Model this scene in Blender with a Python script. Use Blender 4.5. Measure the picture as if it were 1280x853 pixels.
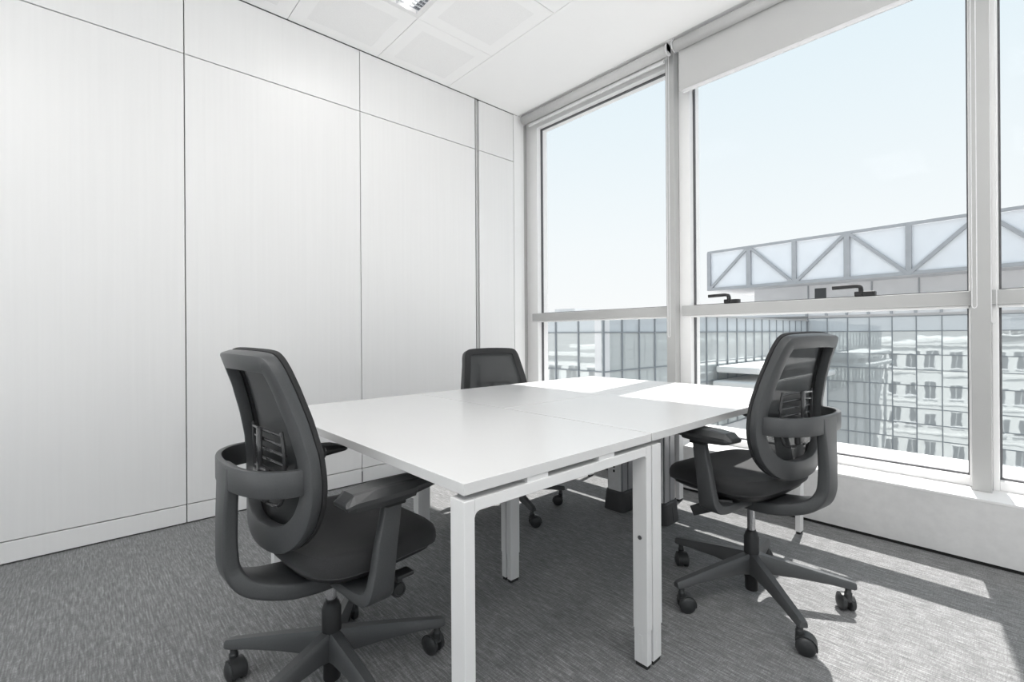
import bpy, bmesh, math, random
from mathutils import Vector, Matrix
random.seed(7)
for o in list(bpy.data.objects): bpy.data.objects.remove(o, do_unlink=True)
SC = bpy.context.scene
COL = SC.collection
R = math.radians
PI = math.pi

# ---------------------------------------------------------------- camera, sky, sun, exposure
cd = bpy.data.cameras.new('camera'); cam = bpy.data.objects.new('camera', cd); COL.objects.link(cam)
cd.sensor_width = 36.0; cd.lens = 36.0 * 588.9 / 1280.0
cd.shift_y = -(426.5 - 418.2) / 1280.0
cd.clip_start = 0.05; cd.clip_end = 600
cam.matrix_world = (Matrix.Translation((3.1066, -2.8982, 1.0254)) @ Matrix.Rotation(R(47.6956), 4, 'Z')
                    @ Matrix.Rotation(R(90), 4, 'X') @ Matrix.Rotation(R(-0.38), 4, 'Z'))
SC.camera = cam
SC.view_settings.view_transform = 'Standard'
SC.view_settings.look = 'None'
SC.view_settings.exposure = 1.52
SC.view_settings.gamma = 1.0
SC.view_settings.use_curve_mapping = False

W = bpy.data.worlds.new('sky'); SC.world = W; W.use_nodes = True
wt = W.node_tree; wt.nodes.clear()
wo = wt.nodes.new('ShaderNodeOutputWorld'); wb = wt.nodes.new('ShaderNodeBackground')
tc = wt.nodes.new('ShaderNodeTexCoord'); sx = wt.nodes.new('ShaderNodeSeparateXYZ'); rp = wt.nodes.new('ShaderNodeValToRGB')
wt.links.new(tc.outputs['Generated'], sx.inputs[0]); wt.links.new(sx.outputs['Z'], rp.inputs[0])
wt.links.new(rp.outputs[0], wb.inputs[0]); wt.links.new(wb.outputs[0], wo.inputs[0])
e = rp.color_ramp.elements
e[0].position = 0.0; e[0].color = (0.97, 0.985, 0.99, 1)
e[1].position = 1.0; e[1].color = (0.60, 0.78, 0.95, 1)
n_ = e.new(0.18); n_.color = (0.92, 0.97, 0.995, 1)
n_ = e.new(0.5); n_.color = (0.78, 0.90, 0.97, 1)
wb.inputs[1].default_value = 0.365

SUN_S = 1.72
sd = bpy.data.lights.new('sun', 'SUN'); sun = bpy.data.objects.new('sun', sd); COL.objects.link(sun)
sd.energy = 3.4; sd.angle = R(0.53); sd.color = (1.0, 0.985, 0.96)
sun.location = (0, 30, 40)
sun.rotation_euler = Vector((0.165, -1.0, -SUN_S)).to_track_quat('-Z', 'Y').to_euler()
LAMP_W = 3.0

# ---------------------------------------------------------------- materials
MATS = {}
def mat(name, col, rough=0.5, metal=0.0, spec=0.5, noise=None, bump=None, emit=None):
    if min(col) > .5 and metal < .5: col = (min(1, col[0] * 1.008), col[1] * 1.001, col[2] * .998)      # warm tint put into pale colours to cancel the cool sky light
    m = bpy.data.materials.new(name); m.use_nodes = True
    nt = m.node_tree; b = nt.nodes['Principled BSDF']
    b.inputs['Base Color'].default_value = (*col, 1); b.inputs['Roughness'].default_value = rough
    b.inputs['Metallic'].default_value = metal; b.inputs['Specular IOR Level'].default_value = spec
    t = nt.nodes.new('ShaderNodeTexCoord')
    mp = nt.nodes.new('ShaderNodeMapping'); nt.links.new(t.outputs['Object'], mp.inputs[0])
    nz = nt.nodes.new('ShaderNodeTexNoise'); nt.links.new(mp.outputs[0], nz.inputs['Vector'])
    sc, amt = (noise or ((30, 30, 30), 0.04))
    mp.inputs['Scale'].default_value = sc; nz.inputs['Scale'].default_value = 1.0; nz.inputs['Detail'].default_value = 4
    rr = nt.nodes.new('ShaderNodeValToRGB'); nt.links.new(nz.outputs['Fac'], rr.inputs[0])
    rr.color_ramp.elements[0].position = .3; rr.color_ramp.elements[1].position = .7
    rr.color_ramp.elements[0].color = (*[c * (1 - amt) for c in col], 1)
    rr.color_ramp.elements[1].color = (*[min(1, c * (1 + amt)) for c in col], 1)
    nt.links.new(rr.outputs[0], b.inputs['Base Color'])
    if bump:
        bp = nt.nodes.new('ShaderNodeBump'); bp.inputs['Strength'].default_value = bump[0]; bp.inputs['Distance'].default_value = bump[1]
        nt.links.new(nz.outputs['Fac'], bp.inputs['Height']); nt.links.new(bp.outputs[0], b.inputs['Normal'])
    if emit:
        b.inputs['Emission Color'].default_value = (*emit[0], 1); b.inputs['Emission Strength'].default_value = emit[1]
    MATS[name] = m
    return m

mat('wall_laminate', (.77, .77, .77), .35, noise=((60, 60, 1.2), .012))
mat('white_paint', (.80, .80, .80), .55, noise=((8, 8, 8), .008))
mat('ceiling_white', (.95, .95, .95), .7, noise=((5, 5, 5), .006))
mat('perforated', (.90, .90, .90), .7, noise=((400, 400, 400), .05))
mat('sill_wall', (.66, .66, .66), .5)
mat('seam_dark', (.16, .16, .16), .9)
mat('gap_black', (.02, .02, .02), .9)
mat('frame_white', (.82, .82, .82), .32, noise=((6, 6, 6), .01))
mat('frame_grey', (.45, .45, .445), .35, noise=((6, 6, 6), .01))
mat('gasket', (.10, .10, .105), .6)
mat('desk_white', (.645, .645, .645), .25, noise=((4, 4, 4), .006))
mat('desk_metal', (.74, .74, .74), .35, noise=((10, 10, 10), .006))
mat('pad_black', (.02, .02, .02), .6)
mat('plastic_grey', (.058, .060, .062), .38, noise=((300, 300, 300), .08), bump=(.12, .0006))
mat('plastic_dark', (.028, .029, .030), .42, noise=((300, 300, 300), .08), bump=(.1, .0006))
mat('plastic_black', (.012, .012, .013), .45)
mat('arm_pad', (.035, .036, .037), .36, noise=((200, 200, 200), .06))
mat('seat_fabric', (.022, .022, .023), .85, noise=((700, 700, 700), .35), bump=(.35, .001))
mat('border_fabric', (.022, .022, .023), .8, noise=((600, 600, 600), .3))
MATS['seat_fabric'].node_tree.nodes['Principled BSDF'].inputs['Sheen Weight'].default_value = .10
mat('lumbar_grey', (.05, .05, .052), .2)
mat('chrome', (.62, .62, .63), .16, metal=1.0)
mat('screw', (.6, .6, .6), .3, metal=1.0)
mat('column_grey', (.36, .36, .37), .35, metal=.3)
mat('column_dark', (.07, .07, .075), .4, metal=.3)
mat('socket_plate', (.82, .82, .82), .4)
mat('column_base', (.06, .06, .063), .5, bump=(.1, .001))
mat('blind_fabric', (.53, .53, .527), .8, noise=((300, 300, 300), .04))
mat('blind_metal', (.72, .72, .73), .35)
mat('louvre', (.75, .76, .78), .12, metal=1.0)
mat('tube', (.9, .9, .9), .5, emit=((1, .98, .95), 4.0))
mat('ledge', (.86, .86, .85), .7)
mat('asphalt', (.22, .22, .22), .9, noise=((.3, .3, .3), .2))
mat('concrete_light', (.80, .80, .81), .8, noise=((.8, .8, .8), .05))
mat('render_white', (.80, .80, .79), .8, noise=((.6, .6, .6), .05))
mat('steel_grey', (.40, .41, .43), .5, noise=((2, 2, 2), .05))
mat('mullion_grey', (.28, .30, .32), .5)
mat('truss_panel', (.83, .86, .90), .5, noise=((.7, .7, .7), .03))
mat('house_glass', (.05, .055, .06), .1)
mat('roof_grey', (.45, .45, .45), .9)

def pane_mat(name, col, gl, wav, base=None):
    """coated facade glass: part mirror, part bluish body, slightly wavy"""
    m = bpy.data.materials.new(name); m.use_nodes = True; nt = m.node_tree; nt.nodes.clear()
    o = nt.nodes.new('ShaderNodeOutputMaterial'); mx = nt.nodes.new('ShaderNodeMixShader')
    d = nt.nodes.new('ShaderNodeBsdfDiffuse'); g = nt.nodes.new('ShaderNodeBsdfGlossy')
    d.inputs[0].default_value = (*col, 1); g.inputs[0].default_value = (.90, .95, .95, 1); g.inputs[1].default_value = .02
    t = nt.nodes.new('ShaderNodeTexCoord'); nz = nt.nodes.new('ShaderNodeTexNoise'); nz.inputs['Scale'].default_value = .9; nz.inputs['Detail'].default_value = 1
    bp = nt.nodes.new('ShaderNodeBump'); bp.inputs['Strength'].default_value = 1.0; bp.inputs['Distance'].default_value = wav
    nt.links.new(t.outputs['Object'], nz.inputs['Vector']); nt.links.new(nz.outputs['Fac'], bp.inputs['Height']); nt.links.new(bp.outputs[0], g.inputs['Normal'])
    mx.inputs[0].default_value = gl
    nt.links.new(d.outputs[0], mx.inputs[1]); nt.links.new(g.outputs[0], mx.inputs[2]); nt.links.new(mx.outputs[0], o.inputs[0])
    MATS[name] = m
pane_mat('facade_glass', (.56, .575, .575), .30, .003)
pane_mat('spandrel_glass', (.62, .65, .68), .2, .003)

def glass_mat():
    m = bpy.data.materials.new('window_glass'); m.use_nodes = True; nt = m.node_tree; nt.nodes.clear()
    o = nt.nodes.new('ShaderNodeOutputMaterial'); mx = nt.nodes.new('ShaderNodeMixShader')
    tr = nt.nodes.new('ShaderNodeBsdfTransparent'); g = nt.nodes.new('ShaderNodeBsdfGlossy'); g.inputs[1].default_value = .0
    tr.inputs[0].default_value = (.972, .972, .970, 1)
    lw = nt.nodes.new('ShaderNodeLayerWeight'); lw.inputs[0].default_value = .5
    pw = nt.nodes.new('ShaderNodeMath'); pw.operation = 'POWER'; pw.inputs[1].default_value = 5; nt.links.new(lw.outputs['Facing'], pw.inputs[0])
    ma = nt.nodes.new('ShaderNodeMath'); ma.operation = 'MULTIPLY_ADD'; ma.inputs[1].default_value = .6; ma.inputs[2].default_value = .001
    nt.links.new(pw.outputs[0], ma.inputs[0]); nt.links.new(ma.outputs[0], mx.inputs[0])
    nt.links.new(tr.outputs[0], mx.inputs[1]); nt.links.new(g.outputs[0], mx.inputs[2]); nt.links.new(mx.outputs[0], o.inputs[0])
    MATS['window_glass'] = m
glass_mat()

def mesh_mat():
    m = bpy.data.materials.new('chair_mesh'); m.use_nodes = True; nt = m.node_tree
    b = nt.nodes['Principled BSDF']; o = nt.nodes['Material Output']
    b.inputs['Base Color'].default_value = (.022, .024, .025, 1); b.inputs['Roughness'].default_value = .7
    tr = nt.nodes.new('ShaderNodeBsdfTransparent'); mx = nt.nodes.new('ShaderNodeMixShader')
    t = nt.nodes.new('ShaderNodeTexCoord'); nz = nt.nodes.new('ShaderNodeTexNoise'); nz.inputs['Scale'].default_value = 500
    mr = nt.nodes.new('ShaderNodeMapRange'); mr.inputs[3].default_value = .91; mr.inputs[4].default_value = .975
    nt.links.new(t.outputs['Object'], nz.inputs['Vector']); nt.links.new(nz.outputs['Fac'], mr.inputs[0]); nt.links.new(mr.outputs[0], mx.inputs[0])
    nt.links.new(tr.outputs[0], mx.inputs[1]); nt.links.new(b.outputs[0], mx.inputs[2]); nt.links.new(mx.outputs[0], o.inputs[0])
    MATS['chair_mesh'] = m
mesh_mat()

def carpet_mat():
    m = bpy.data.materials.new('carpet'); m.use_nodes = True; nt = m.node_tree; b = nt.nodes['Principled BSDF']; L = nt.links.new
    t = nt.nodes.new('ShaderNodeTexCoord')
    def nz(scale, sc=1, det=2):
        mp = nt.nodes.new('ShaderNodeMapping'); mp.inputs['Scale'].default_value = scale; L(t.outputs['Object'], mp.inputs[0])
        n = nt.nodes.new('ShaderNodeTexNoise'); n.inputs['Scale'].default_value = sc; n.inputs['Detail'].default_value = det; L(mp.outputs[0], n.inputs['Vector']); return n
    streak = nz((18, 190, 1)); fine = nz((420, 420, 1)); cross = nz((300, 34, 1)); big = nz((2.2, 2.2, 1))
    def math_(op, a, bb):
        n = nt.nodes.new('ShaderNodeMath'); n.operation = op
        for i, v in enumerate((a, bb)):
            if isinstance(v, (int, float)): n.inputs[i].default_value = v
            else: L(v, n.inputs[i])
        return n.outputs[0]
    s = math_('ADD', math_('MULTIPLY', streak.outputs['Fac'], .95), math_('MULTIPLY', fine.outputs['Fac'], .75))
    s = math_('ADD', s, math_('MULTIPLY', cross.outputs['Fac'], .45)); s = math_('ADD', s, math_('MULTIPLY', big.outputs['Fac'], .12))
    r = nt.nodes.new('ShaderNodeValToRGB'); L(math_('MULTIPLY', s, .44), r.inputs[0])
    el = r.color_ramp.elements
    el[0].position = .36; el[0].color = (.09, .09, .091, 1); el[1].position = .68; el[1].color = (.42, .42, .42, 1)
    k = el.new(.52); k.color = (.185, .185, .186, 1)
    L(r.outputs[0], b.inputs['Base Color']); b.inputs['Roughness'].default_value = .95; b.inputs['Specular IOR Level'].default_value = .1
    b.inputs['Sheen Weight'].default_value = .25; b.inputs['Sheen Roughness'].default_value = .5
    bp = nt.nodes.new('ShaderNodeBump'); bp.inputs['Strength'].default_value = .6; bp.inputs['Distance'].default_value = .004
    L(s, bp.inputs['Height']); L(bp.outputs[0], b.inputs['Normal']); MATS['carpet'] = m
carpet_mat()

# ---------------------------------------------------------------- helpers
def link(name, me, m, parent=None, smooth=False, loc=None, rotz=None):
    o = bpy.data.objects.new(name, me); COL.objects.link(o)
    if m and not me.materials: me.materials.append(MATS[m])
    if smooth:
        me.polygons.foreach_set('use_smooth', [True] * len(me.polygons)); me.update()
    if parent: o.parent = parent
    if loc is not None: o.location = loc
    if rotz is not None: o.rotation_euler = (0, 0, rotz)
    return o
def to_mesh(name, bm):
    bmesh.ops.recalc_face_normals(bm, faces=bm.faces)
    me = bpy.data.meshes.new(name); bm.to_mesh(me); bm.free(); return me
def ab(bm, x0, x1, y0, y1, z0, z1, bev=0.0, seg=2):
    """axis-aligned box into bm"""
    t = bmesh.new(); bmesh.ops.create_cube(t, size=1)
    for v in t.verts:
        v.co = Vector((x0 + (v.co.x + .5) * (x1 - x0), y0 + (v.co.y + .5) * (y1 - y0), z0 + (v.co.z + .5) * (z1 - z0)))
    if bev: bmesh.ops.bevel(t, geom=t.edges[:], offset=bev, segments=seg, affect='EDGES', profile=.5)
    merge(bm, t)
def merge(bm, t, M=None):
    if M is not None: t.transform(M)
    me = bpy.data.meshes.new('tmp'); t.to_mesh(me); t.free(); bm.from_mesh(me); bpy.data.meshes.remove(me)
def box(name, b, m, parent=None, bev=0.0, seg=2, smooth=False):
    """a box object whose origin is at its own base centre"""
    bm = bmesh.new(); c = Vector(((b[0] + b[1]) / 2, (b[2] + b[3]) / 2, b[4]))
    ab(bm, b[0] - c.x, b[1] - c.x, b[2] - c.y, b[3] - c.y, 0, b[5] - b[4], bev, seg)
    return link(name, to_mesh(name, bm), m, parent, loc=c)
def rr(w, h, r, n=3):
    """rounded rectangle outline, centred"""
    r = min(r, w / 2 * .999, h / 2 * .999); out = []
    for cx, cy, a0 in ((w / 2 - r, h / 2 - r, 0), (-w / 2 + r, h / 2 - r, 90), (-w / 2 + r, -h / 2 + r, 180), (w / 2 - r, -h / 2 + r, 270)):
        for i in range(n + 1):
            a = R(a0 + 90 * i / n); out.append((cx + r * math.cos(a), cy + r * math.sin(a)))
    return out
def loft(bm, rings, cap=True, loop=False):
    vs = [[bm.verts.new(p) for p in rg] for rg in rings]; n = len(vs[0]); k = len(vs)
    for i in range(k if loop else k - 1):
        a, b = vs[i], vs[(i + 1) % k]
        for j in range(n):
            bm.faces.new((a[j], a[(j + 1) % n], b[(j + 1) % n], b[j]))
    if cap and not loop:
        bm.faces.new(vs[0][::-1]); bm.faces.new(vs[-1])
def lathe(bm, prof, n=20, M=None):
    t = bmesh.new()
    rings = [[Vector((r * math.cos(2 * PI * i / n), r * math.sin(2 * PI * i / n), z)) for i in range(n)] for r, z in prof]
    loft(t, rings); merge(bm, t, M)
def crom(P, n=6, loop=False):
    """catmull-rom through the points"""
    P = [Vector(p) for p in P]; out = []; k = len(P)
    for i in range(k if loop else k - 1):
        if loop: a, b, c, d = P[i - 1], P[i], P[(i + 1) % k], P[(i + 2) % k]
        else: a, b, c, d = P[max(i - 1, 0)], P[i], P[i + 1], P[min(i + 2, k - 1)]
        for j in range(n):
            t = j / n
            out.append(.5 * (2 * b + (c - a) * t + (2 * a - 5 * b + 4 * c - d) * t * t + (3 * b - a - 3 * c + d) * t ** 3))
    if not loop: out.append(P[-1])
    return out
def tube(bm, pts, r, n=8, loop=False):
    pts = [Vector(p) for p in pts]; rings = []; k = len(pts); up = None
    for i, p in enumerate(pts):
        T = ((pts[(i + 1) % k] - pts[i - 1]) if loop else (pts[min(i + 1, k - 1)] - pts[max(i - 1, 0)])).normalized()
        if up is None: up = T.orthogonal().normalized()
        up = (up - T * up.dot(T)).normalized(); s = T.cross(up)
        rings.append([p + (up * math.cos(2 * PI * j / n) + s * math.sin(2 * PI * j / n)) * r for j in range(n)])
    loft(bm, rings, loop=loop)
def sweep(bm, pts, secs, side, loop=False):
    """sweep: secs[i] = outline (a,b) per point; a along side[i], b along tangent x side"""
    rings = []; k = len(pts)
    for i, p in enumerate(pts):
        T = ((pts[(i + 1) % k] - pts[i - 1]) if loop else (pts[min(i + 1, k - 1)] - pts[max(i - 1, 0)])).normalized()
        A = side[i] if isinstance(side, list) else side
        A = (A - T * A.dot(T)).normalized(); B = T.cross(A)
        rings.append([p + A * a + B * b for a, b in secs[i]])
    loft(bm, rings, loop=loop)
def empty(name, loc=(0, 0, 0), rz=0.0):
    o = bpy.data.objects.new(name, None); COL.objects.link(o); o.location = loc; o.rotation_euler = (0, 0, rz); o.empty_display_size = .1
    return o
def tag(o, label, cat, group=None):
    o['label'] = label; o['category'] = cat
    if group: o['group'] = group
    return o
def struct(o, label=None, cat=None):
    o['kind'] = 'structure'
    if label: o['label'] = label
    if cat: o['category'] = cat
    return o
def copy_tree(o, parent=None):
    c = o.copy(); COL.objects.link(c); c.parent = parent
    for ch in list(o.children): copy_tree(ch, c)
    return c

# ---------------------------------------------------------------- room shell
RX, RY = 5.6, -4.8          # far extents of the room
BZ = .25
CZ = 2.998                  # ceiling
struct(box('floor', (-.2, RX + .1, RY - .1, .3, -.2, 0), 'carpet'), 'dark grey carpet floor with fine woven streaks', 'floor')

wl = struct(box('wall_left', (-.14, -.022, RY, .05, 0, CZ + .1), 'seam_dark'), 'white panelled partition wall with thin dark seams', 'wall')
def child_box(name, b, m, parent, bev=0.0015, share=None):
    o = box(name, b, m, None, bev, 1); o.parent = parent; o.location = o.location - parent.location; return o
G = .0025
ys = [(-.434, -.0385), (-1.477, -.472), (-2.483, -1.477), (-3.489, -2.483), (-4.495, -3.489), (RY, -4.495)]
for y0, y1 in ys:
    child_box('wall_panel', (-.022, 0, y0 + G, y1 - G, .1055 + G, 2.5743 - G), 'wall_laminate', wl)
    child_box('wall_panel', (-.022, 0, y0 + G, y1 - G, 2.5743 + G, CZ - .004), 'wall_laminate', wl)
    child_box('skirting_panel', (-.022, -.001, y0 + G, y1 - G, .008, .1055 - G), 'wall_laminate', wl)
child_box('joint_strip', (-.022, -.004, -.464, -.442, .008, CZ - .004), 'frame_grey', wl)
child_box('end_post', (-.10, 0.001, -.036, .05, .0, CZ), 'white_paint', wl)
child_box('joint_clip', (-.03, .0015, -1.482, -1.473, .012, .085), 'seam_dark', wl)
struct(box('trim_1', (-.16, -.05, .05, .135, 0, CZ), 'white_paint'), 'white corner filler post beside the first mullion', 'post')

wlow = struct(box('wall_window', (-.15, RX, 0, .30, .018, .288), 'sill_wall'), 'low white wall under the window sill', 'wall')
struct(box('baseboard_window', (-.15, RX, .012, .3, 0, .018), 'gap_black'), 'black shadow gap along the foot of the low wall', 'baseboard')
struct(box('trim_2', (-.15, RX, -.002, .335, .280, .292), 'white_paint', bev=.002), 'bright white window sill board', 'sill')
wbk = struct(empty('wall_back', (RX / 2, RY, 0)), 'white back wall with a long band of windows added for fill light', 'wall')
for b_ in ((-.1, RX + .1, RY - .12, RY, 0, BZ), (-.1, RX + .1, RY - .12, RY, 2.85, CZ), (-.1, .25, RY - .12, RY, BZ, 2.85), (RX - .25, RX + .1, RY - .12, RY, BZ, 2.85)):
    child_box('wall_section', b_, 'white_paint', wbk)
wrt = struct(empty('wall_right', (RX, RY / 2, 0)), 'white side wall opposite the panelled wall, with tall windows added for fill light', 'wall')
for b_ in ((RX, RX + .1, RY, .3, 0, BZ), (RX, RX + .1, RY, .3, 2.85, CZ), (RX, RX + .1, RY, RY + .3, BZ, 2.85), (RX, RX + .1, -.5, .3, BZ, 2.85)):
    child_box('wall_section', b_, 'white_paint', wrt)

# ceiling: slab, plasterboard strip by the window, metal tiles
ce = struct(box('ceiling', (-.2, RX + .1, RY - .1, .336, CZ + .03, CZ + .25), 'gap_black'), 'white ceiling of perforated metal tiles and a plain plasterboard strip', 'ceiling')
def cbox(name, b, m, bev=.0015): return child_box(name, b, m, ce, bev)
TY0, TX0 = -.748, .55
cbox('plasterboard_strip', (0.0015, RX, TY0 + .002, .02, CZ, CZ + .03), 'ceiling_white')
cbox('plasterboard_strip', (-.16, RX, .028, .34, CZ + .003, CZ + .03), 'ceiling_white')
LUMS = [(.55, -1.345), (1.75, -3.145), (2.95, -1.345), (2.95, -3.145), (4.15, -1.345), (4.15, -3.145), (2.95, -3.745), (4.15, -3.745), (1.75, -3.745)]  # all but the first are unseen lights added to fill the room
def tile_mesh(w, d):
    """metal tile: flat white margin, perforated field very slightly recessed; origin at its corner, face down at z=0"""
    bm = bmesh.new(); m_ = .085; z = .0
    o = [(0, 0), (w, 0), (w, d), (0, d)]; i_ = [(m_, m_), (w - m_, m_), (w - m_, d - m_), (m_, d - m_)]
    vo = [bm.verts.new((x, y, z)) for x, y in o]; vi = [bm.verts.new((x, y, z)) for x, y in i_]
    vr = [bm.verts.new((x, y, z + .0008)) for x, y in i_]; vt = [bm.verts.new((x, y, .03)) for x, y in o]
    for j in range(4):
        k = (j + 1) % 4
        bm.faces.new((vo[j], vi[j], vi[k], vo[k])); bm.faces.new((vi[j], vr[j], vr[k], vi[k])); bm.faces.new((vo[j], vo[k], vt[k], vt[j]))
    f = bm.faces.new(vr); f.material_index = 1; bm.faces.new(vt[::-1])
    me = to_mesh('ceiling_tile', bm); me.materials.append(MATS['ceiling_white']); me.materials.append(MATS['perforated']); return me
TM = tile_mesh(.596, .596); TM0 = tile_mesh(.5465, .596)
for c in range(-1, 9):
    for r_ in range(7):
        x0 = TX0 + .6 * c; y0 = TY0 - .6 * (r_ + 1)
        if c == -1: x0 = .0015
        if x0 > RX - .1 or y0 < RY - .2: continue
        if any(abs(x0 - a) < .05 and abs(y0 - (b - .6)) < .05 for a, b in LUMS): continue
        o = link('ceiling_tile', TM0 if c == -1 else TM, None, ce); o.location = Vector((x0 + .002, y0 + .002, CZ)) - ce.location

# recessed louvre luminaires
def luminaire(x, y, label, group, power=1.0):
    t = empty('ceiling_luminaire', (x + .3, y - .3, CZ)); tag(t, label, 'ceiling light', group)
    bm = bmesh.new()
    for b in ((-.298, .298, -.298, -.268), (-.298, .298, .268, .298), (-.298, -.268, -.268, .268), (.268, .298, -.268, .268)):
        ab(bm, *b, 0, .03)
    link('frame', to_mesh('frame', bm), 'frame_white', t)
    bm = bmesh.new(); ab(bm, -.268, .268, -.268, .268, .028, .03)
    link('reflector', to_mesh('reflector', bm), 'louvre', t)
    for i in range(4):
        bm = bmesh.new(); tube(bm, [(-.26, 0, 0), (.26, 0, 0)], .007, 8)
        link('lamp_tube', to_mesh('lamp_tube', bm), 'tube', t, loc=(0, -.201 + .134 * i, .020))
    me = None
    for i in range(5):
        bm = bmesh.new(); ab(bm, -.268, .268, -.003, .003, .001, .026)
        link('louvre_blade', to_mesh('blade', bm), 'louvre', t, loc=(0, -.268 + .134 * i, 0))
    for i in range(9):
        bm = bmesh.new(); ab(bm, -.0015, .0015, -.268, .268, .002, .022)
        link('cross_blade', to_mesh('blade', bm), 'louvre', t, loc=(-.24 + .06 * i, 0, 0))
    ld = bpy.data.lights.new('lamp_glow', 'AREA'); ld.shape = 'SQUARE'; ld.size = .5; ld.energy = LAMP_W * power; ld.color = (1, .985, .965)
    lo = bpy.data.objects.new('lamp_glow', ld); COL.objects.link(lo); lo.parent = t; lo.location = (0, 0, -.004)
    return t
for i, (x, y) in enumerate(LUMS):
    luminaire(x, y, 'recessed square louvre light in the ceiling close to the panelled wall' if i == 0 else 'added louvre light in the ceiling further into the room, unseen, for fill',
              None if i == 0 else 'added louvre lights further into the room, for fill', .35 if i == 0 else 1.0)

# ---------------------------------------------------------------- window wall
BAY = 1.535
for k in range(0, 4):
    x0 = -.145 + BAY * k
    struct(box('trim_%d' % (3 + k), (x0, x0 + .0645, .135, .345, .292, CZ + .01), 'frame_grey', bev=.002),
           ['white vertical mullion in the corner by the panelled wall', 'white vertical mullion between the narrow-looking window and the wide one',
            'broad white mullion on the far side of the wide window', 'white mullion beyond the edge window'][k], 'mullion')
def make_window(n, xl, xr, jl, label, jr=.012):
    w = empty('window_%d' % n, ((xl + xr) / 2, .26, .292)); struct(w, label, 'window')
    def p(name, b, m, bev=.002):
        return child_box(name, b, m, w, bev)
    yf, yb = .20, .335
    p('jamb', (xl, xl + jl, yf, yb, .292, CZ), 'frame_white'); p('jamb', (xr - jr, xr, yf, yb, .292, CZ), 'frame_white')
    p('head_rail', (xl + jl, xr - jr, yf, yb, 2.925, CZ + .005), 'frame_white')
    p('bottom_rail', (xl + jl, xr - jr, yf + .012, yb, .292, .335), 'frame_white')
    p('transom', (xl + jl - min(.055, jl), xr - .001, .18, .334, 1.147, 1.215), 'frame_grey')
    p('transom_lip', (xl + jl, xr - jr, .19, .21, 1.134, 1.147), 'frame_white', .001)
    a, b = xl + jl, xr - jr
    for z0, z1 in ((.335, 1.147), (1.215, 2.925)):
        g = p('glass_pane', (a + .006, b - .006, .256, .262, z0 + .006, z1 - .006), 'window_glass', 0)
        # dark gasket round the pane
        bm = bmesh.new(); c = Vector((w.location))
        for q in ((a, a + .008, z0, z1), (b - .008, b, z0, z1), (a + .008, b - .008, z0, z0 + .008), (a + .008, b - .008, z1 - .008, z1)):
            ab(bm, q[0] - c.x, q[1] - c.x, .248 - c.y, .270 - c.y, q[2] - c.z, q[3] - c.z)
        link('gasket', to_mesh('gasket', bm), 'gasket', w)
    return w
w1 = make_window(1, -.0805, 1.39, .14, 'tall white-framed window next to the panelled wall')
w2 = make_window(2, 1.4545, 2.925, .08, 'wide white-framed window behind the desks with two black handles')
w3 = make_window(3, 2.9895, 4.46, .022, 'white-framed window beyond the broad mullion')
def added_back_window(n, x0, x1):  # window added out of view to bring fill light into the room
    w = empty('window_%d' % n, ((x0 + x1) / 2, RY - .06, BZ)); struct(w, 'added white-framed window in the back wall, unseen, for fill light', 'window')
    for b_ in ((x0, x0 + .06, BZ, 2.85), (x1 - .06, x1, BZ, 2.85), (x0 + .06, x1 - .06, BZ, BZ + .06), (x0 + .06, x1 - .06, 2.79, 2.85)):
        child_box('frame', (b_[0], b_[1], RY - .10, RY - .03, b_[2], b_[3]), 'frame_white', w)
    child_box('glass_pane', (x0 + .06, x1 - .06, RY - .068, RY - .062, BZ + .06, 2.79), 'window_glass', w, 0)
def added_side_window(n, y0, y1):  # unseen window, put in to light the panelled wall and ceiling
    w = empty('window_%d' % n, (RX + .05, (y0 + y1) / 2, BZ)); struct(w, 'added white-framed window in the side wall, unseen, for fill light', 'window')
    for b_ in ((y0, y0 + .06, BZ, 2.85), (y1 - .06, y1, BZ, 2.85), (y0 + .06, y1 - .06, BZ, BZ + .06), (y0 + .06, y1 - .06, 2.79, 2.85)):
        child_box('frame', (RX + .02, RX + .08, b_[0], b_[1], b_[2], b_[3]), 'frame_white', w)
    child_box('glass_pane', (RX + .047, RX + .053, y0 + .06, y1 - .06, BZ + .06, 2.79), 'window_glass', w, 0)
for k in range(2): added_side_window(7 + k, RY + .3 + 2.0 * k, RY + .3 + 2.0 * (k + 1))
for k in range(3): added_back_window(4 + k, .25 + 1.7 * k, .25 + 1.7 * (k + 1))
struct(box('wall_window_end', (4.46, RX, .14, .34, .292, CZ), 'white_paint'), 'plain white wall end beyond the windows', 'wall')
def handle(w, x):
    bm = bmesh.new(); ab(bm, x - .005, x + .085, .185, .224, 1.215, 1.243, .004)
    ab(bm, x - .005, x + .030, .178, .190, 1.219, 1.243, .003)
    P = crom([(x + .022, .196, 1.232), (x + .022, .190, 1.262), (x + .010, .186, 1.272), (x - .03, .184, 1.272), (x - .105, .183, 1.270)], 5)
    sweep(bm, P, [rr(.026, .020, .006)] * len(P), Vector((0, 1, 0)))
    c = w.location
    for v in bm.verts: v.co -= c
    h = link('handle', to_mesh('handle', bm), 'plastic_black', w); h['label'] = 'black lever handle'
handle(w2, 1.775); handle(w2, 2.475)

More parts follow.
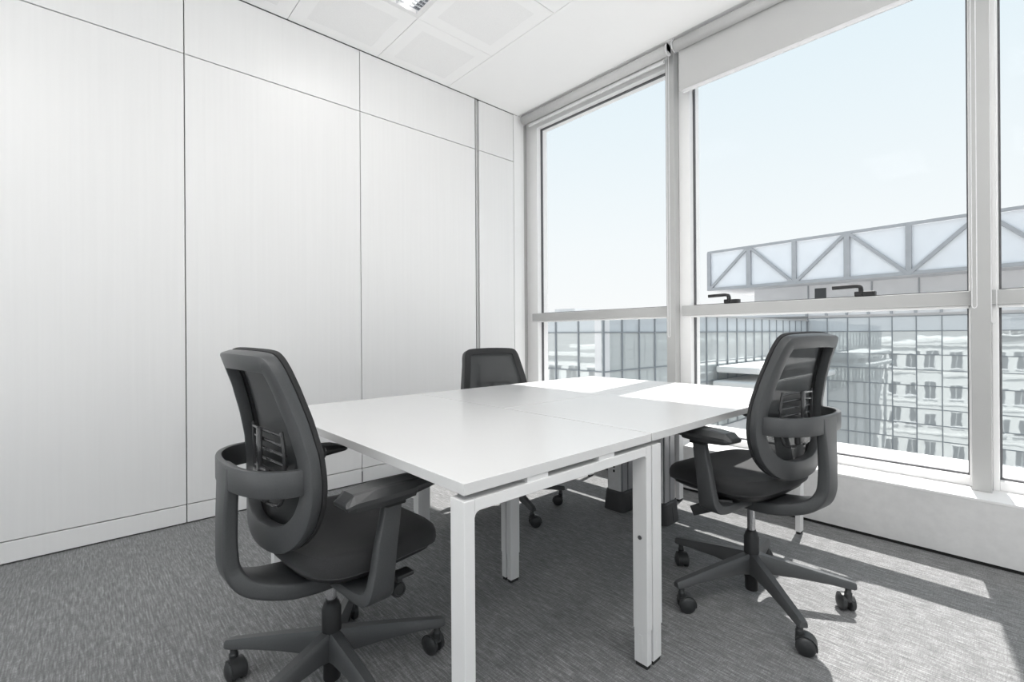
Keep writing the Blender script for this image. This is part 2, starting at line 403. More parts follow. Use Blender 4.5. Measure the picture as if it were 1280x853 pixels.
# roller blinds
def blind(x0, x1, drop, label, chains):
    t = empty('roller_blind', ((x0 + x1) / 2, .05, CZ)); tag(t, label, 'blind')
    L = (x1 - x0) / 2; zc = -.045
    bm = bmesh.new(); lathe(bm, [(.0, -L + .008), (.036, -L + .008), (.036, L - .008), (.0, L - .008)], 24, Matrix.Rotation(R(90), 4, 'Y'))
    link('roller', to_mesh('roller', bm), 'blind_fabric', t, True, loc=(0, 0, zc))
    for s in (-1, 1):
        bm = bmesh.new(); lathe(bm, [(0, 0), (.038, 0), (.041, .002), (.041, .006), (0, .006)], 24, Matrix.Rotation(R(90), 4, 'Y'))
        ab(bm, 0, .006, -.02, .035, -.01, .044)
        link('bracket', to_mesh('bracket', bm), 'blind_metal', t, loc=(s * L - (0 if s < 0 else .006), 0, zc))
    bm = bmesh.new(); ab(bm, -L + .02, L - .02, .030, .031, -drop, zc)
    link('fabric', to_mesh('fabric', bm), 'blind_fabric', t)
    bm = bmesh.new(); P = [Vector((-L + .05, .0305, -drop - .008)), Vector((L - .05, .0305, -drop - .008))]
    sweep(bm, P, [rr(.014, .026, .006)] * 2, Vector((0, 1, 0)))
    link('bottom_bar', to_mesh('bar', bm), 'blind_metal', t)
    for cx, zend in chains:
        bm = bmesh.new(); P = [(cx - .008, .01, zc), (cx - .008, .01, zend + .01), (cx - .005, .01, zend + .002), (cx, .01, zend), (cx + .005, .01, zend + .002), (cx + .008, .01, zend + .01), (cx + .008, .01, zc)]
        tube(bm, P, .0018, 6); link('pull_chain', to_mesh('chain', bm), 'blind_metal', t)
    return t
def cxl(x, x0, x1): return x - (x0 + x1) / 2
blind(.03, 1.462, .085, 'white roller blind rolled up above the window next to the panelled wall', [(cxl(1.450, .03, 1.462), 1.0 - CZ)])
blind(1.505, 2.965, .345, 'grey roller blind lowered a little over the wide window', [(cxl(2.938, 1.5, 2.965), 1.13 - CZ)])
blind(3.005, 4.45, .085, 'white roller blind rolled up beyond the broad mullion', [(cxl(3.002, 3.005, 4.45), 1.06 - CZ)])

# ---------------------------------------------------------------- desks
ZD, TT = .7186, .025                    # top height, thickness
ZF = ZD - TT - .013                     # top of the steel frames
def add_leg(parent, x0, x1, y0, y1, screw=None):
    """upper tube, adjustable foot insert, black glide"""
    c = parent.location
    bm = bmesh.new(); ab(bm, x0, x1, y0, y1, .115, ZF, .0015, 1); bm.transform(Matrix.Translation(-c))
    lg = link('leg', to_mesh('leg', bm), 'desk_metal', parent)
    bm = bmesh.new(); ab(bm, x0 + .002, x1 - .002, y0 + .002, y1 - .002, .012, .14, .001, 1)
    # pressed slot along the foot
    ax = (x1 - x0) > (y1 - y0)
    if ax: ab(bm, (x0 + x1) / 2 - .006, (x0 + x1) / 2 + .006, y0 + .0012, y0 + .004, .03, .10, .0005, 1)
    else: ab(bm, x1 - .004, x1 - .0012, (y0 + y1) / 2 - .006, (y0 + y1) / 2 + .006, .03, .10, .0005, 1)
    bm.transform(Matrix.Translation(-c)); link('foot_insert', to_mesh('foot', bm), 'desk_metal', lg)
    bm = bmesh.new(); ab(bm, x0 + .005, x1 - .005, y0 + .005, y1 - .005, 0, .012); bm.transform(Matrix.Translation(-c))
    link('glide', to_mesh('glide', bm), 'pad_black', lg)
    if screw:
        bm = bmesh.new(); lathe(bm, [(0, 0), (.0065, 0), (.0065, .002), (.003, .002), (.003, .0005), (0, .0005)], 16, Matrix.Translation(Vector(screw) - c) @ Matrix.Rotation(R(90), 4, 'X'))
        link('screw', to_mesh('screw', bm), 'gasket', lg)
def desk(label, x0, x1, y0, y1, along_y):
    t = empty('desk', ((x0 + x1) / 2, (y0 + y1) / 2, 0)); tag(t, label, 'desk'); c = t.location
    bm = bmesh.new(); ab(bm, x0 - c.x, x1 - c.x, y0 - c.y, y1 - c.y, ZD - TT, ZD, .0012, 2); link('desktop', to_mesh('top', bm), 'desk_white', t)
    w, d, bh = .028, .05, .026
    ends = ((x0, x0 + d), (x1 - d, x1)) if along_y else ((y0, y0 + d), (y1 - d, y1))
    for n, (a, b) in enumerate(ends):
        if along_y:
            add_leg(t, a, b, y0, y0 + w); add_leg(t, a, b, y1 - w, y1, (a + .026, y1 - w - .0005, .40) if n == 1 else None)
            bb = (a, b, y0 + w, y1 - w)
            sp = [(a + .004, b - .004, y0 + f * (y1 - y0) - .035, y0 + f * (y1 - y0) + .035) for f in (.31, .69)]
        else:
            add_leg(t, x0, x0 + w, a, b); add_leg(t, x1 - w, x1, a, b)
            bb = (x0 + w, x1 - w, a, b)
            sp = [(x0 + f * (x1 - x0) - .035, x0 + f * (x1 - x0) + .035, a + .004, b - .004) for f in (.31, .69)]
        bm = bmesh.new(); ab(bm, *bb, ZF - bh, ZF, .001, 1)
        # fillets where beam meets legs
        for s in (0, 1):
            r = .012; rg = []
            for i in range(7):
                q = R(90 * i / 6); rg.append((r - r * math.sin(q), r - r * math.cos(q)))
            prof = [(0, 0)] + rg
            vs = []
            for e_ in ((a, b)):
                row = []
                for u, v in prof:
                    if along_y: row.append(bm.verts.new((e_, (y0 + w + u) if s == 0 else (y1 - w - u), ZF - bh - v)))
                    else: row.append(bm.verts.new(((x0 + w + u) if s == 0 else (x1 - w - u), e_, ZF - bh - v)))
                vs.append(row)
            bm.faces.new(vs[0]); bm.faces.new(vs[1][::-1])
            for i in range(len(prof)):
                j = (i + 1) % len(prof); bm.faces.new((vs[0][i], vs[0][j], vs[1][j], vs[1][i]))
        bm.transform(Matrix.Translation(-c)); link('beam', to_mesh('beam', bm), 'desk_metal', t)
        for q in sp:
            bm = bmesh.new(); ab(bm, *q, ZF, ZD - TT); bm.transform(Matrix.Translation(-c)); link('spacer', to_mesh('spacer', bm), 'desk_metal', t)
    # long rails between the two frames
    for f in (.30, .70):
        bm = bmesh.new()
        if along_y: yy = y0 + f * (y1 - y0); ab(bm, x0 + d, x1 - d, yy - .015, yy + .015, ZF - .045, ZF, .001, 1)
        else: xx = x0 + f * (x1 - x0); ab(bm, xx - .015, xx + .015, y0 + d, y1 - d, ZF - .045, ZF, .001, 1)
        bm.transform(Matrix.Translation(-c)); link('rail', to_mesh('rail', bm), 'desk_metal', t)
    return t
DX0, DXM, DX1 = .957, 1.640, 2.324
desk('white end desk set across the ends of the two long paired desks', DX0, DX1, -2.322, -1.6115, True)
desk('long white desk on the side away from the panelled wall', DXM + .0025, DX1, -1.6055, -.172, False)
desk('long white desk on the side facing the panelled wall', DX0, DXM - .0025, -1.6055, -.172, False)

# ---------------------------------------------------------------- power columns under the desks
def power_column(x, y, label):
    t = empty('power_column', (x, y, 0)); tag(t, label, 'power column', 'power columns under the desks')
    w, d = .105, .115
    bm = bmesh.new()
    loft(bm, [[Vector((a, b, 0)) for a, b in rr(w + .038, d + .038, .028, 4)], [Vector((a, b, .015)) for a, b in rr(w + .038, d + .038, .028, 4)],
              [Vector((a, b, .105)) for a, b in rr(w + .022, d + .022, .024, 4)], [Vector((a, b, .115)) for a, b in rr(w + .012, d + .012, .02, 4)]])
    bs = link('base_cover', to_mesh('base', bm), 'column_base', t)
    for s in (-1, 1):
        bm = bmesh.new(); loft(bm, [[Vector(p) for p in ((s * (w / 2 + .0200), -.002, .012), (s * (w / 2 + .0200), .002, .012), (s * (w / 2 + .0105), .002, .108), (s * (w / 2 + .0105), -.002, .108))],
                                    [Vector(p) for p in ((s * (w / 2 + .012), -.002, .012), (s * (w / 2 + .012), .002, .012), (s * (w / 2 + .005), .002, .108), (s * (w / 2 + .005), -.002, .108))]])
        link('joint', to_mesh('joint', bm), 'gap_black', bs)
    zt = ZD - TT - .02
    bm = bmesh.new(); loft(bm, [[Vector((a, b, z)) for a, b in rr(w - .012, d, .02, 4)] for z in (.1, zt)])
    link('core', to_mesh('core', bm), 'column_dark', t)
    for s in (-1, 1):
        for q in (-1, 1):
            bm = bmesh.new(); ab(bm, min(s * .046, s * (w / 2)), max(s * .046, s * (w / 2)), q * .0285 - .0255, q * .0285 + .0255, .1, zt, .004, 2)
            link('side_profile', to_mesh('profile', bm), 'column_grey', t)
    bm = bmesh.new(); ab(bm, -.044, .044, -d / 2 - .004, -d / 2 + .006, .112, zt, .002, 1)
    pl = link('socket_panel', to_mesh('panel', bm), 'socket_plate', t)
    for i, z in enumerate((.24, .33, .42)):
        bm = bmesh.new(); ab(bm, -.036, .036, -d / 2 - .006, -d / 2 - .003, z - .036, z + .036, .002, 1)
        if i > 0: lathe(bm, [(.024, 0), (.024, .003), (.021, .003), (.021, 0)], 20, Matrix.Translation((0, -d / 2 - .005, z)) @ Matrix.Rotation(R(90), 4, 'X'))
        s_ = link('socket', to_mesh('socket', bm), 'socket_plate', pl)
        for q in (-1, 1):
            bm = bmesh.new()
            if i == 0: ab(bm, -.006, .006, -d / 2 - .0068, -d / 2 - .004, z + q * .013 - .007, z + q * .013 + .007)
            else: lathe(bm, [(0, 0), (.004, 0), (.004, .0015), (0, .0015)], 10, Matrix.Translation((q * .0095, -d / 2 - .0055, z)) @ Matrix.Rotation(R(90), 4, 'X'))
            link('socket_hole', to_mesh('hole', bm), 'gap_black', pl)
    return t
power_column(1.475, -.555, 'grey power column under the desks, the one nearer the panelled wall')
power_column(1.738, -.550, 'grey power column under the desks, the one farther from the panelled wall')

# ---------------------------------------------------------------- office chairs
OUT = [(0, .478), (.085, .484), (.150, .506), (.200, .552), (.226, .608), (.235, .665), (.231, .73), (.216, .82), (.200, .90), (.191, .948), (.176, .978), (.148, .990), (.07, .994), (0, .995)]
half = [Vector((x, 0, z)) for x, z in OUT]
rc = crom(half, 5)
RING = rc[:-1] + [Vector((-p.x, 0, p.z)) for p in rc[::-1]][:-1]
def lerp_tab(tab, v):
    for (a, fa), (b, fb) in zip(tab, tab[1:]):
        if v <= b: return fa + (fb - fa) * max(0, (v - a)) / (b - a)
    return tab[-1][1]
YC = [(.40, -.172), (.437, -.172), (.50, -.172), (.58, -.171), (.66, -.172), (.74, -.176), (.82, -.190), (.90, -.210), (1.0, -.244)]
def ysurf(x, z): return lerp_tab(YC, z) + .75 * x * x
HW = sorted([(p.z, p.x) for p in rc])
def hw(z): return lerp_tab(HW, z)
def nrm(x, z):
    dy = (ysurf(x, z + .01) - ysurf(x, z - .01)) / .02; dx = (ysurf(x + .01, z) - ysurf(x - .01, z)) / .02
    return Vector((-dx, 1, -dy)).normalized()          # points to the front
def ring_mesh(inset, w, dep, off, name, wide=0.0):
    """frame ring following the back's outline; inset = distance of section centre inside the outline"""
    n = len(RING); pts = []; sides = []; ww = []
    for i in range(n):
        a, b = RING[i - 1], RING[(i + 1) % n]; T = (b - a).normalized(); inw = Vector((-T.z, 0, T.x))
        wv = wide * max(0, min(1, (.64 - RING[i].z) / .14)); p = RING[i] + inw * (inset + wv / 2); ww.append(w + wv)
        q = Vector((p.x, ysurf(p.x, p.z), p.z)) + nrm(p.x, p.z) * off; pts.append(q); sides.append(nrm(p.x, p.z))
    bm = bmesh.new(); sweep(bm, pts, [rr(dep, q, min(dep, w) * .20, 2) for q in ww], sides, loop=True)
    return to_mesh(name, bm)
def chair():
    t = empty('office_chair')
    up = []                                     # parts that move with the gas lift
    def part(name, bm_or_me, m, parent=t, smooth=True, label=None):
        me = bm_or_me if isinstance(bm_or_me, bpy.types.Mesh) else to_mesh(name, bm_or_me)
        o = link(name, me, m, parent, smooth)
        if smooth: 
            md = o.modifiers.new('split', 'EDGE_SPLIT'); md.split_angle = R(38)
        if label: o['label'] = label
        if parent is t: up.append(o)
        return o
    # back frame ring, fabric edge, mesh
    bf = part('back_frame', ring_mesh(.023, .046, .032, -.006, 'back_frame', .020), 'plastic_grey')
    part('fabric_edge', ring_mesh(.019, .038, .014, .017, 'fabric_edge'), 'border_fabric', bf)
    bm = bmesh.new(); rows = []
    for i in range(45):
        z = .490 + (.982 - .490) * i / 44; h = hw(z) - .008; row = []
        for j in range(17):
            x = h * (-1 + 2 * j / 16); row.append(bm.verts.new((x, ysurf(x, z) + .020 + .012 * math.exp(-((z - .64) / .12) ** 2) * (1 - (x / .24) ** 2), z)))
        rows.append(row)
    for a, b in zip(rows, rows[1:]):
        for j in range(16): bm.faces.new((a[j], a[j + 1], b[j + 1], b[j]))
    part('mesh_panel', bm, 'chair_mesh', label='dark see-through mesh')
    # belt loop and strut behind the back
    bm = bmesh.new(); P = []
    for i in range(41):
        a = PI * i / 40; c, s = math.cos(a), math.sin(a)
        P.append(Vector((.207 * math.copysign(abs(c) ** .88, c), -.150 - .120 * abs(s) ** .80, .684)))
    sweep(bm, P, [rr(.063, .016, .005, 2)] * len(P), Vector((0, 0, 1)))
    bs = part('back_support', bm, 'plastic_grey')
    bm = bmesh.new()
    Q = crom([(0, -.264, .706), (0, -.265, .66), (0, -.267, .60), (0, -.268, .51), (0, -.262, .448), (0, -.232, .402), (0, -.165, .374), (0, -.08, .360), (0, 0, .360)], 5)
    ws = [(0, .10), (4, .098), (9, .084), (15, .074), (20, .08), (26, .12), (32, .17), (40, .18)]
    sec = [rr(lerp_tab(ws, i), .028 + .014 * min(1, i / 25), .009, 3) for i in range(len(Q))]
    sweep(bm, Q, sec, Vector((1, 0, 0)))
    part('strut', bm, 'plastic_grey', bs)
    # lumbar support
    bm = bmesh.new()
    for s in (-1, 1):
        tube(bm, crom([(s * .105, ysurf(.105, .79) + .004, .79), (s * .112, ysurf(.11, .74) - .002, .74), (s * .110, ysurf(.11, .66) - .004, .66), (s * .09, ysurf(.09, .60) - .006, .605), (s * .03, ysurf(0, .59) - .008, .595)], 5), .0048, 8)
    ab(bm, -.042, .042, -.196, -.178, .600, .690, .008, 3)
    ab(bm, -.012, .012, -.196, -.186, .66, .79, .004, 2)
    lm = part('lumbar_support', bm, 'lumbar_grey', label='glossy grey lumbar support with ribs')
    for i in range(5):
        z = .785 - .026 * i; bm = bmesh.new()
        tube(bm, [(x, ysurf(x, z) + .003 - .004 * (1 - abs(x) / .11), z - .006 * (x / .11) ** 2) for x in [-.11 + .22 * k / 12 for k in range(13)]], .0042, 8)
        part('rib', bm, 'lumbar_grey', lm)
    # seat
    def outline(s, dx=0):
        pts = []
        for k in range(48):
            a = 2 * PI * k / 48; c, sn = math.cos(a), math.sin(a)
            x = .245 * math.copysign(abs(c) ** .55, c) * s; y = .062 + .213 * math.copysign(abs(sn) ** .55, sn) * s
            x *= 1 - .10 * max(0, (y - .05) / .22)
            pts.append((x, y))
        return pts
    def zoff(x, y): 
        f = max(0, (y - .12) / .155); b = max(0, (-.06 - y) / .09)
        return -.030 * f * f + .012 * b * b + .010 * (x / .24) ** 2
    bm = bmesh.new()
    loft(bm, [[Vector((x, y, z + zoff(x, y))) for x, y in outline(s)] for s, z in ((.82, .412), (.93, .414), (.985, .423), (1.0, .438), (.995, .455), (.965, .470), (.90, .479), (.75, .485), (.45, .487), (.08, .487))])
    part('seat', bm, 'seat_fabric', label='black fabric seat cushion')
    bm = bmesh.new()
    loft(bm, [[Vector((x, y, z + zoff(x, y))) for x, y in outline(s)] for s, z in ((.30, .372), (.55, .374), (.78, .388), (.90, .404), (.92, .418))])
    part('seat_shell', bm, 'plastic_black')
    # mechanism under the seat
    bm = bmesh.new(); ab(bm, -.075, .075, -.11, .12, .335, .385, .012, 3); lathe(bm, [(.02, .318), (.034, .324), (.036, .345), (.02, .35)], 20)
    mc = part('mechanism', bm, 'plastic_black')
    for s in (-1, 1):
        bm = bmesh.new(); lathe(bm, [(0, 0), (.006, 0), (.0055, .003), (0, .0035)], 12, Matrix.Translation((s * .0745, -.01, .352)) @ Matrix.Rotation(s * R(90), 4, 'Y')); part('bolt', bm, 'screw', mc)
    # arms
    for s in (-1, 1):
        bm = bmesh.new()
        P = crom([(s * .09, -.012, .372), (s * .17, -.010, .372), (s * .240, -.006, .370), (s * .272, -.002, .386), (s * .279, .004, .435), (s * .279, .014, .50), (s * .278, .026, .56), (s * .274, .036, .612)], 5)
        wd = [(0, .085), (8, .08), (14, .072), (20, .060), (28, .054), (35, .050)]
        th = [(0, .026), (14, .034), (22, .034), (35, .026)]
        sweep(bm, P, [rr(lerp_tab(wd, i), lerp_tab(th, i), .008, 2) for i in range(len(P))], Vector((0, 1, 0)))
        ap = part('arm_post', bm, 'plastic_grey')
        bm = bmesh.new(); ab(bm, s * .274 - .021, s * .274 + .021, .008, .066, .598, .622, .004, 2); part('height_collar', bm, 'plastic_black', ap)
        bm = bmesh.new(); rings = []
        for y, w, zb, zt, tw in ((-.104, .066, .628, .634, .052), (-.100, .074, .622, .640, .050), (-.082, .084, .617, .656, .058), (-.03, .090, .614, .660, .066), (.04, .090, .614, .659, .070), (.085, .088, .616, .656, .070), (.088, .088, .622, .656, .070), (.13, .084, .626, .652, .068), (.158, .076, .628, .644, .064), (.166, .066, .630, .638, .058)):
            x = s * .276 - s * .012 * max(0, (y + .0) / .16)
            h = zt - zb
            rings.append([Vector(p) for p in ((x - w / 2, y, zb + h * .30), (x - w / 2 + .004, y, zb), (x + w / 2 - .004, y, zb), (x + w / 2, y, zb + h * .30), (x + w / 2, y, zb + h * .55), (x + tw / 2, y, zt - h * .06), (x + tw / 2 - .01, y, zt), (x - tw / 2 + .01, y, zt), (x - tw / 2, y, zt - h * .06), (x - w / 2, y, zb + h * .55))])
        loft(bm, rings); part('arm_pad', bm, 'arm_pad', ap, False)
    # levers
    bm = bmesh.new(); tube(bm, [(-.07, -.02, .366), (-.19, -.02, .372)], .007, 8)
    P = [Vector((-.185, -.035, .380)), Vector((-.215, .0, .374)), Vector((-.240, .05, .352)), Vector((-.252, .085, .334))]
    sweep(bm, P, [rr(.030, .010, .004), rr(.036, .011, .004), rr(.040, .011, .004), rr(.036, .008, .003)], Vector((0, .3, 1)))
    part('height_lever', bm, 'plastic_dark')
    bm = bmesh.new(); tube(bm, [(.07, .088, .350), (.19, .088, .342)], .009, 10)
    lathe(bm, [(0, 0), (.019, 0), (.021, .004), (.021, .040), (.018, .046), (.014, .046), (.013, .043), (0, .043)], 24, Matrix.Translation((.180, .088, .338)) @ Matrix.Rotation(R(90), 4, 'Y'))
    ab(bm, .185, .225, .082, .135, .364, .376, .004, 2); ab(bm, .188, .222, .082, .100, .350, .370, .003, 1)
    part('tension_knob', bm, 'plastic_dark')
    # column
    bm = bmesh.new(); lathe(bm, [(0, .15), (.0145, .15), (.0145, .335), (0, .335)], 20); part('gas_piston', bm, 'chrome', label='polished steel gas piston')
    bm = bmesh.new(); lathe(bm, [(0, .03), (.022, .03), (.024, .034), (.024, .075), (.027, .08), (.027, .236), (.024, .240), (.021, .252), (.0165, .256), (.0165, .262), (0, .262)], 24); sl = part('column_sleeve', bm, 'plastic_black')
    up.remove(sl)
    # base legs with casters
    def leg_mesh():
        bm = bmesh.new(); rings = []
        for r, w, zb, zt in ((.0, .050, .098, .172), (.03, .050, .100, .172), (.06, .046, .104, .166), (.15, .042, .104, .150), (.26, .038, .097, .128), (.315, .036, .090, .117), (.335, .033, .088, .113), (.342, .026, .090, .109)):
            h = zt - zb
            rings.append([Vector((r, a, b)) for a, b in ((-w / 2, zb + .003), (-w / 2 + .003, zb), (w / 2 - .003, zb), (w / 2, zb + .003), (w * .44, zt - min(.012, h * .3)), (w * .26, zt), (-w * .26, zt), (-w * .44, zt - min(.012, h * .3)))])
        loft(bm, rings); return to_mesh('leg', bm)
    def caster_mesh():
        bm = bmesh.new(); rw = .029
        for s in (-1, 1):
            lathe(bm, [(0, .0), (rw - .004, .0), (rw, .003), (rw, .015), (rw - .003, .018), (.022, .020), (.012, .0235), (0, .0245)], 22, Matrix.Translation((0.016, s * .006, rw)) @ Matrix.Rotation(R(-90 * s), 4, 'X'))
        rings = []
        for i in range(13):
            a = R(-15 + 165 * i / 12); r1, r2 = .024, .0335
            c, s = math.cos(a), math.sin(a)
            rings.append([Vector((.016 + r2 * c, -.0195, rw + r2 * s)), Vector((.016 + r2 * c, .0195, rw + r2 * s)), Vector((.016 + .0295 * c, .0195, rw + .0295 * s)), Vector((.016 + .0295 * c, .0045, rw + .0295 * s)), Vector((.016 + r1 * c, .0045, rw + r1 * s)), Vector((.016 + r1 * c, -.0045, rw + r1 * s)), Vector((.016 + .0295 * c, -.0045, rw + .0295 * s)), Vector((.016 + .0295 * c, -.0195, rw + .0295 * s))])
        loft(bm, rings)
        lathe(bm, [(0, .040), (.012, .040), (.013, .07), (.010, .074), (.010, .098), (0, .098)], 14)
        return to_mesh('caster', bm)
    LM, CM = leg_mesh(), caster_mesh()
    for i in range(5):
        l = part('leg', LM, 'plastic_grey'); up.remove(l); l.rotation_euler = (0, 0, R(90 + 72 * i))
        k = part('caster', CM, 'plastic_dark', l); k.location = (.318, 0, 0); k.rotation_euler = (0, 0, R(40 + 71 * i))
    return t, [o.name for o in up]
def place_chair(t, x, y, a, lift, phase, swivels):
    t.location = (x, y, 0); t.rotation_euler = (0, 0, R(a - 90))
    i = 0
    for ch in t.children:
        b = ch.name.split('.')[0]
        if b == 'leg':
            ch.rotation_euler = (0, 0, R(90 + phase + 72 * i))
            for k in ch.children: k.rotation_euler = (0, 0, R(swivels[i]))
            i += 1
        elif b != 'column_sleeve': ch.location = (0, 0, lift)
c1, _u = chair(); c2 = copy_tree(c1); c3 = copy_tree(c1)
place_chair(c1, 1.736, -2.368, 93.2, -.004, 53.7, (30, 150, 200, 250, 120))
place_chair(c2, 2.375, -.981, 171.7, .028, 0.6, (140, 160, 60, 100, 20))
place_chair(c3, 1.016, -1.037, -12.2, -.060, -5.8, (80, 170, 10, 100, 60))
for c, s in ((c1, 'dark grey mesh office chair at the end desk'), (c2, 'dark grey mesh office chair at the long desk away from the panelled wall'),
             (c3, 'dark grey mesh office chair between the desks and the panelled wall')):
    tag(c, s, 'chair', 'mesh office chairs around the desks')

# ---------------------------------------------------------------- outside
struct(box('exterior_ledge', (-4, 9, .335, .85, .16, .285), 'ledge'), 'sunlit white ledge outside the window', 'ledge')
struct(box('bounce_terrace', (-30, 36, -45, RY - .12, -.6, -.3), 'ledge'), 'pale terrace added behind the room to bounce sunlight in', 'terrace')  # added out of view to bounce sunlight up through the back windows
struct(box('bounce_terrace_side', (RX + .1, 36, RY - .12, 1.5, -.6, -.3), 'ledge'), 'pale terrace added beside the room to bounce sunlight in', 'terrace')  # unseen, added as a sunlit bounce surface below the side windows
struct(box('ground_outside', (-150, 150, .7, 200, -24.5, -24), 'asphalt'), 'grey street far below the window', 'ground')

# curtain-wall office building: three faces round a court
ROWS = [2.26, 1.09, -.78, -1.98, -3.2, -5.0, -6.22, -7.42, -9.25]
ob = empty('glass_office_building', (-10.4, 45.9, -24)); tag(ob, 'glass curtain-wall office building across the court, seen through the windows', 'building')
ROWL = [2.05] + ROWS[1:]
SP = 1.5
PM = {}
def pane_mesh(w, h, mname):
    key = (round(w, 3), round(h, 3), mname)
    if key not in PM:
        bm = bmesh.new(); ab(bm, -w / 2, w / 2, -.02, .02, -h / 2, h / 2, .008, 1); me = to_mesh('pane', bm); me.materials.append(MATS[mname]); PM[key] = me
    return PM[key]
def obj_local(o, M): o.parent = ob; o.matrix_local = Matrix.Translation(-ob.location) @ M
def face(origin, ang, ncol, nrow, ROWS, top):
    """origin: left-bottom plan point of the face; ang: direction of the face; outward normal = dir rotated -90"""
    F = Matrix.Translation(origin) @ Matrix.Rotation(ang, 4, 'Z')
    L = ncol * SP
    bm = bmesh.new(); ab(bm, 0, L, .12, .5, -24, top); b = link('wall_core', to_mesh('core', bm), 'concrete_light'); obj_local(b, F)
    for c in range(ncol):
        for r in range(nrow):
            z1, z0 = ROWS[r], ROWS[r + 1]; sp = (r == 0) or (r % 3 == 2)
            o = link('pane', pane_mesh(SP - .05, z1 - z0 - .05, 'spandrel_glass' if r == 0 else 'facade_glass'), None)
            tl = Matrix.Rotation(R(random.uniform(-.25, .25)), 4, 'X') @ Matrix.Rotation(R(random.uniform(-.25, .25)), 4, 'Z')
            obj_local(o, F @ Matrix.Translation((SP * (c + .5), .03, (z0 + z1) / 2)) @ tl)
    bm = bmesh.new(); ab(bm, -.03, .03, -.06, .05, ROWS[nrow], ROWS[0]); me = to_mesh('mullion', bm); me.materials.append(MATS['mullion_grey'])
    for c in range(ncol + 1): obj_local(link('mullion', me, None), F @ Matrix.Translation((SP * c, 0, 0)))
    bm = bmesh.new(); ab(bm, 0, L, -.045, .05, -.028, .028); me = to_mesh('transom', bm); me.materials.append(MATS['mullion_grey'])
    for r in range(nrow + 1): obj_local(link('transom', me, None), F @ Matrix.Translation((0, 0, ROWS[r])))
    return F
face(Vector((-22.4, 15.2, 0)), 0, 8, 4, ROWL, 2.12)
face(Vector((-10.4, 15.2, 0)), R(90), 20, 5, ROWL, 2.12)
F3 = face(Vector((-10.4, 45.6, 0)), 0, 19, 8, ROWS, 2.5)
bm = bmesh.new(); ab(bm, -24, -10.3, 15.1, 45.6, 2.02, 2.12); ab(bm, -24, 18.1, 46.0, 70, 2.26, 2.48); b = link('roof', to_mesh('roof', bm), 'roof_grey'); obj_local(b, Matrix.Identity(4))
for c in range(20):
    bm = bmesh.new(); ab(bm, -.08, .08, -.35, .0, 2.5, 3.1); obj_local(link('bracket', to_mesh('bracket', bm), 'steel_grey'), F3 @ Matrix.Translation((SP * c, -.1, 0)))
bm = bmesh.new(); ab(bm, -24, 18.1, 45.45, 45.75, 2.5, 3.15); obj_local(link('parapet', to_mesh('parapet', bm), 'concrete_light'), Matrix.Identity(4))
for x, w in ((-14.2, 1.4), (-18.2, 2.2)):
    bm = bmesh.new(); ab(bm, x, x + w, 16, 18, 2.12, 2.36); obj_local(link('roof_box', to_mesh('box', bm), 'concrete_light'), Matrix.Identity(4))

# white slabs added in the court to imitate pale reflections, in front of the receding glass face
cn = empty('court_reflection_slabs', (-8.6, 31, -24)); tag(cn, 'added two-tier white slabs imitating reflections in front of the glass building', 'canopy')
def cbm(name, bm, m): o = link(name, to_mesh(name, bm), m, cn); o.location = -cn.location; return o
for z, x1, y0 in ((-1.45, -7.6, 26.5), (-2.35, -7.2, 26.0)):
    bm = bmesh.new(); ab(bm, -10.2, x1, y0, 41, z, z + .42, .12, 2); cbm('slab', bm, 'render_white')
for y in (27.5, 32, 36.5, 40.5):
    bm = bmesh.new(); ab(bm, -8.0, -7.75, y, y + .25, -24, -1.40, .02, 1); cbm('post', bm, 'render_white')

# truss storey on top
tb = empty('truss_building', (-20.0, 46.8, 2.5)); tag(tb, 'pale upper storey with a grey steel truss across its panels', 'building')
def tloc(o): o.matrix_parent_inverse = Matrix.Translation(-tb.location); return o
YT = 46.8; TZ0, TZ1 = 5.57, 9.63; XT = -20.0; NB = 9; BW = 4.17
xs = [XT + BW * i for i in range(NB + 1)]
def tbm(name, bm, m): return tloc(link(name, to_mesh(name, bm), m, tb))
bm = bmesh.new(); ab(bm, XT + .1, xs[-1], YT + .25, YT + 9, TZ0 + .25, TZ1 - .1); tbm('storey_body', bm, 'concrete_light')
bm = bmesh.new(); ab(bm, XT, xs[-1], YT + .05, YT + 9.1, TZ0 - .05, TZ0 + .2); tbm('soffit', bm, 'concrete_light')
bm = bmesh.new(); ab(bm, XT + 3.6, xs[-1], YT + 2.5, YT + 8.6, 2.5, TZ0 - .05); tbm('recessed_wall', bm, 'concrete_light')
for i in range(NB):
    bm = bmesh.new(); ab(bm, xs[i] + .12, xs[i + 1] - .12, YT + .12, YT + .25, TZ0 + .2, TZ1 - .15); tbm('panel', bm, 'truss_panel')
def bar(a, b, w, name):
    bm = bmesh.new(); sweep(bm, [Vector(a), Vector(b)], [rr(.22, w, .01, 1)] * 2, Vector((0, 1, 0))); tbm(name, bm, 'steel_grey')
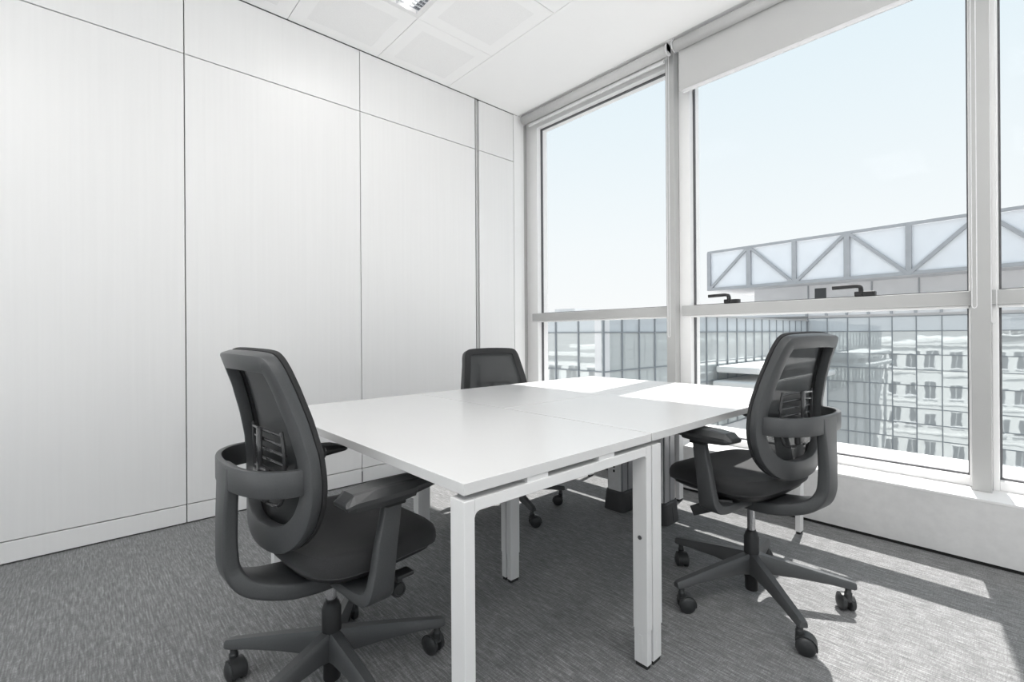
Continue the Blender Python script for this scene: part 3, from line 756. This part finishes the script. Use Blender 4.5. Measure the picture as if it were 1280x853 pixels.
bar((XT - .12, YT, TZ1), (xs[-1], YT, TZ1), .26, 'top_chord'); bar((XT - .12, YT, TZ0 + .12), (xs[-1], YT, TZ0 + .12), .28, 'bottom_chord')
for i, x in enumerate(xs): bar((x, YT - .02, TZ0), (x, YT - .02, TZ1), .44 if i % 2 else .38, 'post')
for i in range(NB):
    a, b = (TZ0 + .2, TZ1 - .1) if i % 2 == 0 else (TZ1 - .1, TZ0 + .2)
    bar((xs[i] + .15, YT - .04, a), (xs[i + 1] - .15, YT - .04, b), .26, 'diagonal')
for x in (-10.8,):
    bm = bmesh.new(); ab(bm, x, x + .95, YT + 2.45, YT + 2.52, 3.5, 5.2); tbm('dark_window', bm, 'house_glass')
for x in (-11.4, -6.4, -3.2, .2, 3.4, 6.6):
    bm = bmesh.new(); ab(bm, x, x + .1, YT + 2.4, YT + 2.52, 2.5, TZ0 - .06); tbm('wall_joint', bm, 'steel_grey')

tb.rotation_euler = (0, 0, R(-3.5))

# the white house front below our own floor, mirrored in the glass of the court
wh = empty('white_street_front', (-14, .5, -24)); tag(wh, 'white building front with paired windows, mirrored in the glass building', 'building')
bm = bmesh.new(); ab(bm, -44, 26, -.6, -.5 + .6, -24, -.75); ab(bm, -44, 26, .1, .45, -1.05, -.75)
for z in (-5.2, -9.7, -14.2, -18.7): ab(bm, -44, 26, .1, .22, z, z + .25)
link('front_wall', to_mesh('front', bm), 'render_white', wh).location = -wh.location
bm = bmesh.new(); ab(bm, -.72, .72, 0, .07, 0, 2.15); ab(bm, -.8, .8, 0, .16, -.14, 0); fm = to_mesh('window', bm); fm.materials.append(MATS['concrete_light'])
bm = bmesh.new(); ab(bm, -.62, -.03, .06, .075, .08, 2.05); ab(bm, .03, .62, .06, .075, .08, 2.05); gm = to_mesh('pane', bm); gm.materials.append(MATS['house_glass'])
for r in range(4):
    for k in range(13):
        for s in (-1, 1):
            o = link('window', fm, None, wh); o.location = Vector((-40 + 4.6 * k + s * 1.1, .1, -4.1 - 4.5 * r)) - wh.location
            q = link('pane', gm, None, o)
